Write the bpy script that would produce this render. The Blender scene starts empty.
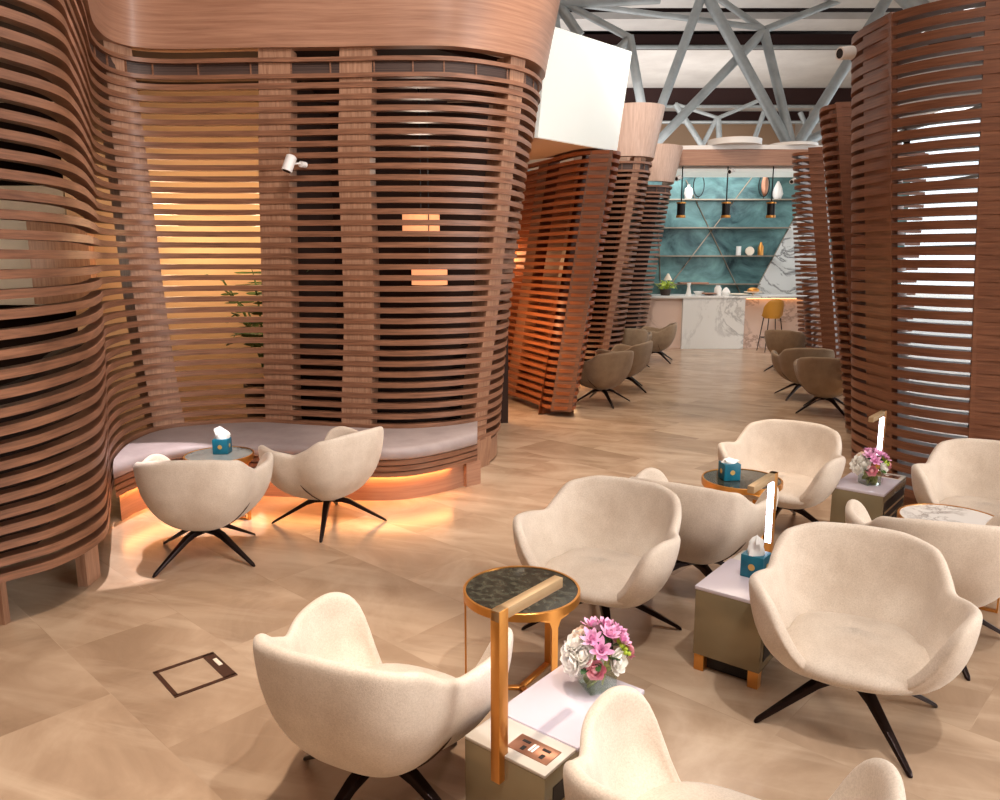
import bpy, bmesh, math, random
from mathutils import Vector, Matrix
random.seed(7)
SC = bpy.context.scene
COL = SC.collection
PI = math.pi
# ------------------------------------------------------------------ camera
F = 780.0; H = 2.0; P = math.atan(142/780); cp, sp = math.cos(P), math.sin(P)
def at(u, v, Y):                       # a point of the place at distance Y
    a = (v-400)/F; t = Y/(cp-a*sp)
    return Vector(((u-500)/F*t, Y, H+t*(-sp-a*cp)))
cam = bpy.data.cameras.new('camera'); co = bpy.data.objects.new('camera', cam); COL.objects.link(co)
cam.sensor_fit = 'HORIZONTAL'; cam.sensor_width = 36; cam.lens = F/1000*36; cam.clip_end = 200
co.location = (0, 0, H); co.rotation_euler = (PI/2-P, 0, 0); SC.camera = co
vs = SC.view_settings; vs.view_transform = 'Standard'; vs.look = 'None'; vs.gamma = 1; vs.use_curve_mapping = False
vs.exposure = -0.06

# ------------------------------------------------------------------ materials
def srgb(c):
    return tuple(((x/255/12.92) if x/255 <= .04045 else ((x/255+.055)/1.055)**2.4) for x in c)+(1,)
def newmat(name):
    m = bpy.data.materials.new(name); m.use_nodes = True
    nt = m.node_tree; b = nt.nodes['Principled BSDF']
    return m, nt, b
def coords(nt, scale=(1, 1, 1), rot=(0, 0, 0), kind='Object'):
    tc = nt.nodes.new('ShaderNodeTexCoord'); mp = nt.nodes.new('ShaderNodeMapping')
    mp.inputs['Scale'].default_value = scale; mp.inputs['Rotation'].default_value = rot
    nt.links.new(tc.outputs[kind], mp.inputs['Vector']); return mp.outputs[0]
def ramp(nt, fac, stops):
    r = nt.nodes.new('ShaderNodeValToRGB'); e = r.color_ramp.elements
    while len(e) < len(stops): e.new(.5)
    for i, (p, c) in enumerate(stops): e[i].position = p; e[i].color = c
    nt.links.new(fac, r.inputs[0]); return r.outputs[0]
def noise(nt, vec, scale, detail=4, rough=.5, dist=0):
    n = nt.nodes.new('ShaderNodeTexNoise'); n.inputs['Scale'].default_value = scale
    n.inputs['Detail'].default_value = detail; n.inputs['Roughness'].default_value = rough
    n.inputs['Distortion'].default_value = dist
    nt.links.new(vec, n.inputs['Vector']); return n.outputs[0]
def bump(nt, b, fac, strength=.2, dist=.01):
    n = nt.nodes.new('ShaderNodeBump'); n.inputs['Strength'].default_value = strength
    n.inputs['Distance'].default_value = dist
    nt.links.new(fac, n.inputs['Height']); nt.links.new(n.outputs[0], b.inputs['Normal'])
def plain(name, c, rough=.5, metal=0, emit=0, ecol=None, trans=0, ior=1.45, spec=.5):
    m, nt, b = newmat(name); b.inputs['Base Color'].default_value = srgb(c)
    b.inputs['Roughness'].default_value = rough; b.inputs['Metallic'].default_value = metal
    b.inputs['Transmission Weight'].default_value = trans; b.inputs['IOR'].default_value = ior
    b.inputs['Specular IOR Level'].default_value = spec
    if emit: b.inputs['Emission Color'].default_value = srgb(ecol or c); b.inputs['Emission Strength'].default_value = emit
    return m
def wood(name, c1, c2, rough=.42, sc=(3, 3, 60)):
    m, nt, b = newmat(name); v = coords(nt, sc)
    n = noise(nt, v, 1.2, 6, .6, .3)
    nt.links.new(ramp(nt, n, [(.3, srgb(c1)), (.7, srgb(c2))]), b.inputs['Base Color'])
    b.inputs['Roughness'].default_value = rough; bump(nt, b, n, .08, .004); return m
def noisy(name, c1, c2, scale=4, rough=.5, metal=0, bmp=0, detail=5, dist=0, sc=(1, 1, 1), lo=.35, hi=.65):
    m, nt, b = newmat(name); v = coords(nt, sc); n = noise(nt, v, scale, detail, .6, dist)
    nt.links.new(ramp(nt, n, [(lo, srgb(c1)), (hi, srgb(c2))]), b.inputs['Base Color'])
    b.inputs['Roughness'].default_value = rough; b.inputs['Metallic'].default_value = metal
    if bmp: bump(nt, b, n, bmp, .005)
    return m
def fabric(name, c1, c2):
    m, nt, b = newmat(name); v = coords(nt)
    n = noise(nt, coords(nt, (1, 1, 1)), 260, 2, .7); n2 = noise(nt, v, 9, 3)
    base = ramp(nt, n2, [(.3, srgb(c1)), (.7, srgb(c2))])
    n3 = noise(nt, coords(nt, (1, 1, 1), (.4, .2, .3)), 150, 3, .8)
    mx = nt.nodes.new('ShaderNodeMix'); mx.data_type = 'RGBA'; mx.blend_type = 'MULTIPLY'; mx.inputs[0].default_value = 1
    nt.links.new(base, mx.inputs[6]); nt.links.new(ramp(nt, n3, [(.3, (.80, .78, .75, 1)), (.62, (1, 1, 1, 1))]), mx.inputs[7])
    nt.links.new(mx.outputs[2], b.inputs['Base Color'])
    b.inputs['Roughness'].default_value = .9; b.inputs['Sheen Weight'].default_value = .25
    b.inputs['Specular IOR Level'].default_value = .15
    bump(nt, b, n, .35, .003); return m
def marble(name, base, vein, scale=1.2, rough=.2, w=.06):
    m, nt, b = newmat(name); v = coords(nt, (1, 1, 1), (.3, .5, .7))
    n = noise(nt, v, scale, 8, .62, 1.2)
    c = ramp(nt, n, [(.5-w, srgb(base)), (.5, srgb(vein)), (.5+w, srgb(base))])
    n2 = noise(nt, v, scale*.5, 3)
    mx = nt.nodes.new('ShaderNodeMix'); mx.data_type = 'RGBA'
    fr = ramp(nt, n2, [(.42, (0, 0, 0, 1)), (.62, (1, 1, 1, 1))])
    nt.links.new(fr, mx.inputs[0]); mx.inputs[6].default_value = srgb(base); nt.links.new(c, mx.inputs[7])
    nt.links.new(mx.outputs[2], b.inputs['Base Color']); b.inputs['Roughness'].default_value = rough; return m

M = {}
M['wood'] = wood('walnut_slat_wood', (104, 68, 49), (156, 109, 82))
M['wood_rib'] = wood('walnut_post_wood', (142, 102, 78), (182, 140, 112), .5, (40, 40, 3))
M['wood_fascia'] = wood('fascia_wood', (146, 104, 82), (178, 134, 108), .4, (1.5, 1.5, 40))
M['wood_shaded'] = wood('shaded_slat_wood', (100, 60, 41), (138, 90, 64))  # same slat wood, with the right screens' shade mixed into its colour
M['wood_pale'] = wood('pale_crown_wood', (196, 164, 146), (222, 194, 178), .45, (30, 30, 2))
M['wood_warm_lit'] = wood('warm_lit_slat_wood', (140, 76, 40), (176, 102, 60))  # same slat wood, with warm lamplight mixed into its colour
M['grille'] = noisy('grille_dark', (40, 26, 22), (96, 72, 62), 1.0, .6, sc=(.3, .3, 160))
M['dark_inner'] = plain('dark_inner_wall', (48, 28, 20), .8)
M['cream_wall'] = plain('cream_inner_wall', (226, 190, 150), .7)
M['grey_wall'] = noisy('greige_inner_wall', (190, 178, 160), (206, 194, 176), 2, .8)
M['fabric'] = fabric('beige_boucle_fabric', (218, 202, 185), (231, 217, 201))
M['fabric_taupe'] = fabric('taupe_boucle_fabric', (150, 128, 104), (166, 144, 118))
M['leg'] = plain('dark_bronze_metal', (38, 26, 24), .28, .7)
M['seam'] = plain('dark_seam', (70, 48, 36), .8)
M['brass'] = noisy('brushed_brass', (206, 140, 66), (222, 158, 84), 3, .3, .75)
M['brass_dull'] = noisy('champagne_metal', (180, 150, 112), (196, 168, 130), 3, .4, .5)
M['dark_marble'] = marble('dark_green_marble', (40, 42, 36), (76, 76, 64), 60, .14, .3)
M['grey_marble'] = marble('grey_marble', (120, 124, 118), (70, 76, 74), 7, .12, .1)
M['white_marble'] = marble('white_marble', (236, 232, 226), (140, 126, 116), 4, .15, .035)
M['counter_marble'] = marble('counter_marble', (232, 234, 232), (120, 120, 120), .8, .2, .03)
M['pink_marble'] = marble('warm_counter_marble', (222, 196, 180), (120, 84, 70), .8, .2, .03)
M['box_body'] = noisy('champagne_lacquer', (140, 126, 98), (148, 134, 106), 2, .22, .35)
M['box_top'] = plain('pale_stone_top', (206, 198, 186), .25)
M['box_lid'] = plain('lilac_white_top', (208, 198, 206), .22)
M['slot'] = plain('dark_slot', (26, 18, 16), .5)
M['rose_brass'] = plain('rose_brass_plate', (176, 128, 104), .3, .8)
M['tube'] = plain('white_light_tube', (255, 250, 255), .4, 0, 14, (240, 236, 255))
M['led'] = plain('warm_led_strip', (255, 170, 90), .4, 0, 40, (255, 176, 104))
M['led_soft'] = plain('soft_led_strip', (255, 190, 120), .4, 0, 5, (255, 190, 130))
M['teal_box'] = noisy('teal_tissue_box', (0, 92, 116), (6, 112, 136), 14, .45)
M['gold'] = plain('gold_emblem', (214, 178, 108), .35, .6)
M['tissue'] = plain('white_tissue', (246, 246, 244), .9)
M['cushion'] = noisy('mauve_grey_leather', (152, 138, 136), (166, 152, 150), 5, .5, 0, .05)
M['petal_white'] = plain('white_petal', (250, 246, 238), .6)
M['petal_pink'] = noisy('orchid_pink_petal', (226, 150, 196), (246, 200, 226), 20, .6)
M['petal_rose'] = noisy('rose_pink_petal', (232, 140, 160), (248, 190, 196), 20, .6)
M['petal_cream'] = plain('peach_cream_petal', (248, 222, 200), .6)
M['leaf'] = noisy('flower_leaf', (34, 66, 30), (70, 112, 44), 12, .5)
M['vase_leaf'] = noisy('pale_vase_leaf', (150, 160, 70), (206, 204, 130), 14, .4)
M['berry'] = plain('lime_berry', (176, 198, 60), .4)
def glassmat(name, tint, rough=.02):
    m, nt, b = newmat(name)
    g = nt.nodes.new('ShaderNodeBsdfGlossy'); g.inputs['Roughness'].default_value = rough
    t = nt.nodes.new('ShaderNodeBsdfTransparent'); t.inputs[0].default_value = srgb(tint)
    f = nt.nodes.new('ShaderNodeLayerWeight'); f.inputs[0].default_value = .12
    mx = nt.nodes.new('ShaderNodeMixShader'); nt.links.new(f.outputs[1], mx.inputs[0])
    nt.links.new(t.outputs[0], mx.inputs[1]); nt.links.new(g.outputs[0], mx.inputs[2])
    nt.links.new(mx.outputs[0], nt.nodes['Material Output'].inputs['Surface']); return m
M['glass'] = glassmat('vase_glass', (244, 249, 246))
M['window_glass'] = glassmat('window_glass', (240, 246, 250))
M['white_panel'] = plain('white_panel_added_glow', (244, 246, 240), .5, 0, .4, (245, 250, 242))  # faint glow added to whiten the crown panel and canopy underside
M['soffit'] = plain('beige_soffit', (206, 170, 146), .7)
M['steel'] = noisy('painted_truss_steel', (150, 156, 158), (172, 178, 180), 2, .45, .2)
M['roof_white'] = noisy('roof_membrane', (205, 200, 196), (222, 218, 214), .6, .8)
M['roof_dark'] = plain('roof_gap_dark', (52, 28, 26), .8)
M['teal_wall'] = noisy('teal_patina', (22, 58, 66), (120, 168, 168), 1.3, .35, .2, 0, 8, .8, (1, 1, 1.4), .3, .72)
M['brass_line'] = plain('brass_inlay', (150, 140, 126), .35, .5)
M['black'] = plain('black_metal', (20, 18, 20), .35, .3)
M['white_gloss'] = plain('white_ceramic', (240, 238, 234), .3)
M['mustard'] = plain('mustard_leather', (196, 140, 52), .5)
M['far_wall'] = plain('far_beige_wall', (200, 168, 140), .8)
M['white_paint'] = plain('white_painted_metal', (236, 234, 232), .35)
M['frame_brown'] = plain('bronze_floor_frame', (84, 56, 44), .4, .4)
M['outlet'] = plain('cream_label', (240, 226, 206), .5)
M['plant'] = noisy('palm_leaf', (44, 70, 34), (96, 120, 60), 5, .5)
M['terracotta'] = plain('dark_planter', (60, 46, 40), .6)
M['lampshade'] = plain('warm_glowing_shade', (255, 190, 130), .6, 0, 1.1, (255, 170, 116))
M['mullion'] = plain('mullion_grey', (120, 116, 112), .5)

def floor_mat():
    m, nt, b = newmat('beige_stone_floor')
    v = coords(nt, (1, 1, 1), (0, 0, math.radians(43)))
    br = nt.nodes.new('ShaderNodeTexBrick'); nt.links.new(v, br.inputs['Vector'])
    br.inputs['Scale'].default_value = 1; br.inputs['Brick Width'].default_value = 1.2
    br.inputs['Row Height'].default_value = .6; br.inputs['Mortar Size'].default_value = .0016
    br.inputs['Color1'].default_value = (0, 0, 0, 1); br.inputs['Color2'].default_value = (1, 1, 1, 1)
    br.inputs['Mortar'].default_value = (.2, .2, .2, 1); br.inputs['Bias'].default_value = 0
    # veining shifted from tile to tile
    mul = nt.nodes.new('ShaderNodeVectorMath'); mul.operation = 'MULTIPLY_ADD'
    nt.links.new(br.outputs[0], mul.inputs[0]); mul.inputs[1].default_value = (7, 5, 3)
    v2 = coords(nt, (1, 1, 1), (0, 0, .3)); nt.links.new(v2, mul.inputs[2])
    n = noise(nt, mul.outputs[0], 1.5, 7, .6, .7)
    c = ramp(nt, n, [(.28, srgb((158, 132, 108))), (.5, srgb((184, 157, 131))), (.70, srgb((208, 183, 157)))])
    mp2 = nt.nodes.new('ShaderNodeMapping'); mp2.inputs['Scale'].default_value = (.35, 2.2, 1); mp2.inputs['Rotation'].default_value = (0, 0, .5)
    nt.links.new(mul.outputs[0], mp2.inputs['Vector'])
    n3 = noise(nt, mp2.outputs[0], 2.2, 6, .55, .5)
    vein = ramp(nt, n3, [(.48, (0, 0, 0, 1)), (.66, (1, 1, 1, 1))])
    mv = nt.nodes.new('ShaderNodeMix'); mv.data_type = 'RGBA'
    sm = nt.nodes.new('ShaderNodeMath'); sm.operation = 'MULTIPLY'; sm.inputs[1].default_value = .6
    nt.links.new(vein, sm.inputs[0]); nt.links.new(sm.outputs[0], mv.inputs[0])
    nt.links.new(c, mv.inputs[6]); mv.inputs[7].default_value = srgb((214, 190, 164))
    tint = ramp(nt, br.outputs[0], [(0, (.82, .80, .78, 1)), (1, (1.0, 1.0, 1.0, 1))])
    mx = nt.nodes.new('ShaderNodeMix'); mx.data_type = 'RGBA'; mx.blend_type = 'MULTIPLY'; mx.inputs[0].default_value = 1
    nt.links.new(mv.outputs[2], mx.inputs[6]); nt.links.new(tint, mx.inputs[7])
    nt.links.new(mx.outputs[2], b.inputs['Base Color'])
    b.inputs['Roughness'].default_value = .24; b.inputs['Specular IOR Level'].default_value = .55
    return m
M['floor'] = floor_mat()

# ------------------------------------------------------------------ mesh helpers
class MB:
    def __init__(s): s.v = []; s.f = []
    def add(s, vs, fs):
        o = len(s.v); s.v += [tuple(x) for x in vs]; s.f += [tuple(i+o for i in f) for f in fs]
    def box(s, c, d, mat=None):
        x, y, z = [k/2 for k in d]
        vs = [Vector((sx*x, sy*y, sz*z)) for sz in (-1, 1) for sy in (-1, 1) for sx in (-1, 1)]
        if mat is not None: vs = [mat @ q for q in vs]
        s.add([q+Vector(c) for q in vs], [(0, 2, 3, 1), (4, 5, 7, 6), (0, 1, 5, 4), (2, 6, 7, 3), (0, 4, 6, 2), (1, 3, 7, 5)])
    def cyl(s, p0, p1, r0, r1=None, n=16, caps=True):
        p0, p1 = Vector(p0), Vector(p1); r1 = r0 if r1 is None else r1
        d = (p1-p0).normalized(); a = d.orthogonal().normalized(); b = d.cross(a)
        vs = []
        for p, r in ((p0, r0), (p1, r1)):
            for i in range(n):
                t = 2*PI*i/n; vs.append(p+a*math.cos(t)*r+b*math.sin(t)*r)
        fs = [(i, (i+1) % n, n+(i+1) % n, n+i) for i in range(n)]
        if caps: fs += [tuple(range(n))[::-1], tuple(range(n, 2*n))]
        s.add(vs, fs)
    def lathe(s, prof, c=(0, 0, 0), n=32):
        vs = []; k = len(prof)
        for i in range(n):
            t = 2*PI*i/n
            for r, z in prof: vs.append((c[0]+r*math.cos(t), c[1]+r*math.sin(t), c[2]+z))
        fs = [(i*k+j, ((i+1) % n)*k+j, ((i+1) % n)*k+j+1, i*k+j+1) for i in range(n) for j in range(k-1)]
        s.add(vs, fs)
    def prism(s, poly, z0, z1):
        n = len(poly); vs = [(x, y, z0) for x, y in poly]+[(x, y, z1) for x, y in poly]
        s.add(vs, [(i, (i+1) % n, n+(i+1) % n, n+i) for i in range(n)]+[tuple(range(n))[::-1], tuple(range(n, 2*n))])
    def tube(s, pts, rs, n=8):
        pts = [Vector(p) for p in pts]
        if not hasattr(rs, '__len__'): rs = [rs]*len(pts)
        vs = []; ref = None
        for i, p in enumerate(pts):
            d = (pts[min(i+1, len(pts)-1)]-pts[max(i-1, 0)]).normalized()
            a = d.orthogonal() if ref is None else (ref-d*ref.dot(d))
            a.normalize(); ref = a; b = d.cross(a)
            for k in range(n):
                t = 2*PI*k/n; vs.append(p+a*math.cos(t)*rs[i]+b*math.sin(t)*rs[i])
        m = len(pts)
        fs = [(i*n+k, i*n+(k+1) % n, (i+1)*n+(k+1) % n, (i+1)*n+k) for i in range(m-1) for k in range(n)]
        fs += [tuple(range(n))[::-1], tuple(range((m-1)*n, m*n))]
        s.add(vs, fs)
    def ell(s, c, r, nu=14, nv=9, mat=None):
        vs = []; c = Vector(c)
        for j in range(nv+1):
            ph = PI*j/nv
            for i in range(nu):
                t = 2*PI*i/nu
                q = Vector((r[0]*math.sin(ph)*math.cos(t), r[1]*math.sin(ph)*math.sin(t), r[2]*math.cos(ph)))
                if mat is not None: q = mat @ q
                vs.append(q+c)
        s.add(vs, [(j*nu+i, (j+1)*nu+i, (j+1)*nu+(i+1) % nu, j*nu+(i+1) % nu) for j in range(nv) for i in range(nu)])
    def build(s, name, mat, parent=None, bevel=0, seg=2, smooth=True, sub=0, angle=40):
        me = bpy.data.meshes.new(name); me.from_pydata(s.v, [], s.f)
        bm = bmesh.new(); bm.from_mesh(me)
        bmesh.ops.remove_doubles(bm, verts=bm.verts, dist=1e-6)
        bmesh.ops.recalc_face_normals(bm, faces=bm.faces)
        if bevel:
            es = [e for e in bm.edges if len(e.link_faces) == 2 and e.calc_face_angle(0) > .6]
            bmesh.ops.bevel(bm, geom=es, offset=bevel, segments=seg, profile=.5, affect='EDGES')
        bm.to_mesh(me); bm.free()
        me.materials.append(M[mat] if isinstance(mat, str) else mat)
        if smooth:
            for p in me.polygons: p.use_smooth = True
            if not sub: me.set_sharp_from_angle(angle=math.radians(angle))
        o = bpy.data.objects.new(name, me); COL.objects.link(o)
        if parent: o.parent = parent
        if sub:
            md = o.modifiers.new('sub', 'SUBSURF'); md.levels = sub; md.render_levels = sub
        return o
def tag(o, label=None, cat=None, group=None, kind=None):
    if label: o['label'] = label
    if cat: o['category'] = cat
    if group: o['group'] = group
    if kind: o['kind'] = kind
    return o
def thing(name, label, cat, loc=(0, 0, 0), rz=0, group=None):
    o = bpy.data.objects.new(name, None); COL.objects.link(o); o.location = loc; o.rotation_euler = (0, 0, rz)
    o.empty_display_size = .1
    return tag(o, label, cat, group)
def copy_tree(o, parent=None):
    c = o.copy(); COL.objects.link(c)
    if parent: c.parent = parent
    for ch in [x for x in bpy.data.objects if x.parent == o]: copy_tree(ch, c)
    return c

# ------------------------------------------------------------------ slatted pods
def catmull(pts, t):
    n = len(pts)-1; t = max(0, min(n-1e-6, t)); i = int(t); f = t-i
    p0 = pts[max(i-1, 0)]; p1 = pts[i]; p2 = pts[i+1]; p3 = pts[min(i+2, n)]
    return tuple(.5*((2*b)+(-a+c)*f+(2*a-5*b+4*c-d)*f*f+(-a+3*b-3*c+d)*f**3) for a, b, c, d in zip(p0, p1, p2, p3))
def smooth_pts(pts):
    return pts
class Plan:
    def __init__(s, levels, rows, inside):
        s.z = levels; s.rows = rows; s.n = len(rows[0])-1; s.inside = inside
    def ctrl(s, z):
        Z = s.z; k = len(Z)
        z = max(Z[0]-.3, min(Z[-1]+1.2, z)); out = []
        if k == 2:
            f = (z-Z[0])/(Z[1]-Z[0])
            return [(a[0]+(b[0]-a[0])*f, a[1]+(b[1]-a[1])*f) for a, b in zip(*s.rows)]
        i = 0
        while i < k-2 and z > Z[i+1]: i += 1
        f = (z-Z[i])/(Z[i+1]-Z[i])
        if 0 <= f <= 1:
            P_ = [s.rows[max(i-1, 0)], s.rows[i], s.rows[i+1], s.rows[min(i+2, k-1)]]
            return [tuple(.5*((2*b)+(-a+c)*f+(2*a-5*b+4*c-d)*f*f+(-a+3*b-3*c+d)*f**3) for a, b, c, d in zip(*[r[j] for r in P_])) for j in range(s.n+1)]
        return [(a[0]+(b[0]-a[0])*f, a[1]+(b[1]-a[1])*f) for a, b in zip(s.rows[i], s.rows[i+1])]
    def at(s, t, z, c=None):
        c = c or s.ctrl(z); return Vector(catmull(c, t)+(z,))
    def inn(s, t, z, c=None):
        c = c or s.ctrl(z)
        d = Vector(catmull(c, t+.02))-Vector(catmull(c, t-.02)); d.normalize()
        n = Vector((-d.y, d.x)) * s.inside
        return Vector((n.x, n.y, 0))
def ribbon(mb, pl, z0, z1, t0, t1, depth, off=0, step=.09, capped=True):
    zc = (z0+z1)/2; c = pl.ctrl(zc); n = max(2, int((t1-t0)/step)); vs = []
    for i in range(n+1):
        t = t0+(t1-t0)*i/n
        p = Vector(catmull(c, t)); nn = pl.inn(t, zc, c)
        for q, z in ((off, z0), (off+depth, z0), (off+depth, z1), (off, z1)):
            vs.append((p.x+nn.x*q, p.y+nn.y*q, z))
    fs = [(4*i+k, 4*i+(k+1) % 4, 4*i+4+(k+1) % 4, 4*i+4+k) for i in range(n) for k in range(4)]
    fs += [(0, 3, 2, 1), (4*n, 4*n+1, 4*n+2, 4*n+3)]
    mb.add(vs, fs)
def wall_sheet(mb, pl, z0, z1, t0, t1, off0, depth, zs=4, step=.12, flare=0):
    n = max(2, int((t1-t0)/step)); A = []; B = []
    for j in range(zs+1):
        z = z0+(z1-z0)*j/zs; c = pl.ctrl(z)
        for i in range(n+1):
            t = t0+(t1-t0)*i/n; p = Vector(catmull(c, t)); nn = pl.inn(t, z, c)
            o = off0-flare*j/zs
            A.append((p.x+nn.x*o, p.y+nn.y*o, z)); B.append((p.x+nn.x*(o+depth), p.y+nn.y*(o+depth), z))
    k = n+1; fs = []
    for j in range(zs):
        for i in range(n):
            a = j*k+i; fs.append((a, a+1, a+k+1, a+k)); m = k*(zs+1); fs.append((m+a, m+a+k, m+a+k+1, m+a+1))
    m = k*(zs+1)
    for i in range(n):
        fs.append((i, m+i, m+i+1, i+1)); q = zs*k+i; fs.append((q, q+1, m+q+1, m+q))
    for j in range(zs):
        a = j*k; fs.append((a, a+k, m+a+k, m+a)); a = j*k+n; fs.append((a, m+a, m+a+k, a+k))
    mb.add(A+B, fs)
def rib(pl, tb, tt, z0, z1, w, depth, off=.012, mat='wood_rib', parent=None):
    mb = MB(); vs = []; n = 14
    for j in range(n+1):
        z = z0+(z1-z0)*j/n; t = tb+(tt-tb)*j/n; c = pl.ctrl(z)
        p = Vector(catmull(c, t)); nn = pl.inn(t, z, c); nn = Vector((nn.x, nn.y)); d = Vector((nn.y, -nn.x))
        for a, b in ((-w/2, off), (w/2, off), (w/2, off+depth), (-w/2, off+depth)):
            q = p+d*a+nn*b; vs.append((q.x, q.y, z))
    fs = [(4*j+k, 4*j+(k+1) % 4, 4*j+4+(k+1) % 4, 4*j+4+k) for j in range(n) for k in range(4)]+[(3, 2, 1, 0), (4*n, 4*n+1, 4*n+2, 4*n+3)]
    mb.add(vs, fs); return mb.build('post', mat, parent)
def pod(label, pl, z0, z1, ribs, mat='wood', pitch=.095, sh=.042, depth=.09, fascia=None, grille=False, name='slatted_screen', t0=0, t1=None, fmat='wood_fascia', ribmat='wood_rib', ribw=.28, step=.09, ft=None):
    t1 = pl.n if t1 is None else t1
    c = pl.ctrl(z0); xs = sum(p[0] for p in c)/len(c); ys = sum(p[1] for p in c)/len(c)
    root = thing(name, label, 'screen')
    mb = MB(); z = z0
    while z+sh < z1: ribbon(mb, pl, z, z+sh, t0, t1, depth, step=step); z += pitch
    mb.build('slats', mat, root)
    top = z1
    if grille:
        g = MB(); ribbon(g, pl, z1, z1+.035, t0, t1, depth+.015, -.015, step); ribbon(g, pl, z1+.13, z1+.165, t0, t1, depth+.015, -.015, step)
        g.build('rail', mat, root)
        g = MB(); ribbon(g, pl, z1+.035, z1+.13, t0, t1, .02, .02, step); go = g.build('grille', 'grille', root)
        t = t0+.2
        while t < t1:
            cc = pl.ctrl(z1+.08); p = Vector(catmull(cc, t)); nn = pl.inn(t, z1+.08, cc)
            d = MB(); d.box((p.x+nn.x*.012, p.y+nn.y*.012, z1+.0825), (.012, .012, .095)); t += .55; d.build('grille_divider', mat, go)
        top = z1+.24
    for tb, tt, *w in ribs: rib(pl, tb, tt, z0-.02, top, (w[0] if w else ribw), (w[1] if len(w) > 1 else .17), mat=ribmat, parent=root)
    if fascia:
        f = MB(); wall_sheet(f, pl, top, fascia, *(ft or (t0, t1)), -.03, .12, flare=.05); f.build('fascia', fmat, root)
    return root

# ---- the large pod on the left: near wall, niche and rounded corner in one winding line
mpl = Plan([.31, 1.45, 2.9, 3.6], [
 [(-4.2,2.4),(-3.15,3.3),(-2.69,3.92),(-2.49,4.2),(-2.46,4.61),(-2.66,5.1),(-2.95,5.75),(-3.1,6.4),(-2.98,6.9),(-2.34,7.15),(-1.84,7.04),(-1.12,6.88),(-.64,6.93),(-.25,7.18),(-.03,7.6),(-.01,8.1),(-.2,8.7)],
 [(-3.6,2.2),(-2.65,3.05),(-2.39,3.69),(-2.36,4.15),(-2.45,4.67),(-2.7,5.3),(-3.0,5.95),(-3.1,6.5),(-2.93,6.88),(-2.3,7.1),(-1.7,7.03),(-1.0,6.9),(-.55,6.95),(-.12,7.2),(.06,7.6),(.1,8.1),(-.05,8.7)],
 [(-3.6,2.2),(-2.6,3.3),(-2.4,3.92),(-2.34,4.35),(-2.5,4.85),(-2.85,5.65),(-3.15,6.35),(-3.22,6.85),(-2.95,7.08),(-2.2,7.08),(-1.6,7.0),(-.9,6.92),(-.4,6.97),(.05,7.22),(.22,7.62),(.27,8.1),(.1,8.7)],
 [(-3.6,2.2),(-2.6,3.2),(-2.36,3.9),(-2.28,4.3),(-2.47,4.8),(-2.8,5.6),(-3.12,6.35),(-3.18,6.83),(-2.91,7.05),(-2.12,7.02),(-1.5,6.99),(-.84,6.94),(-.35,6.98),(.13,7.28),(.33,7.66),(.38,8.15),(.2,8.8)]], 1)
main = pod('large winding wall of horizontal wooden slats on the left, curving round the grey bench', mpl, .285, 3.5,
    [(8.05, 7.15), (9.55, 9.3), (10.72, 10.4), (13.25, 13.08, .19), (15.3, 15.3)], grille=True, fascia=4.9, step=.07, depth=.08, sh=.046)
z = .14
mb = MB()
ribbon(mb, mpl, .02, .24, 13.2, 16, .08, .02)
mb.build('plinth', 'wood_rib', main)
mb = MB(); rb = rib(mpl, 13.35, 13.3, 0.0, .3, .3, .16, .0, parent=main)
for c_, d_ in (((-2.82, 4.05, .145), (.16, .05, .29)), ((-2.58, 4.62, .145), (.06, .16, .29))):
    mb = MB(); mb.box(c_, d_); mb.build('foot', 'wood_rib', main)
# inside of the pod
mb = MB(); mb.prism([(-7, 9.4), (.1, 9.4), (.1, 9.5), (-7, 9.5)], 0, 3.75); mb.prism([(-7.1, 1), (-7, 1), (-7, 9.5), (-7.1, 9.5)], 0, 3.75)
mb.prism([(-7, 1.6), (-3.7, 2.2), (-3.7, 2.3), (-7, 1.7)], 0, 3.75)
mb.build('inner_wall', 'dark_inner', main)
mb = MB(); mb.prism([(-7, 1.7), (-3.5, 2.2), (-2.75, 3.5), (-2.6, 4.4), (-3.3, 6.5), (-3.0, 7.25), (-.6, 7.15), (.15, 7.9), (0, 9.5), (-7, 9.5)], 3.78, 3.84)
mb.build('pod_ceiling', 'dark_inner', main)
mb = MB(); mb.prism([(-4.6, 8.5), (-2.0, 8.5), (-2.0, 8.6), (-4.6, 8.6)], 0, 3.7); mb.build('cream_partition', 'cream_wall', main)
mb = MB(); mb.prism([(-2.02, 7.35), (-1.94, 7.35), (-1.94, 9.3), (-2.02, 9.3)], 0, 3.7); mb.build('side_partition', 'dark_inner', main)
mb = MB(); wall_sheet(mb, mpl, .3, 1.3, .3, 7.2, .35, .05); mb.build('gap_shade_sheet', 'dark_inner', main)  # dark sheets behind the slats paint the shade in their lower gaps
mb = MB(); wall_sheet(mb, mpl, .3, 1.15, 9.6, 15.6, .35, .05); mb.build('gap_shade_sheet', 'dark_inner', main)
mb = MB(); mb.box((-4.55, 8.25, 1.95), (.62, .12, .85)); mb.build('wood_panel', 'wood_rib', main, bevel=.005)
mb = MB(); mb.prism([(-7, 8.5), (-4.62, 8.5), (-4.62, 8.6), (-7, 8.6)], 1.5, 2.75); mb.build('greige_partition', 'grey_wall', main)

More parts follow.
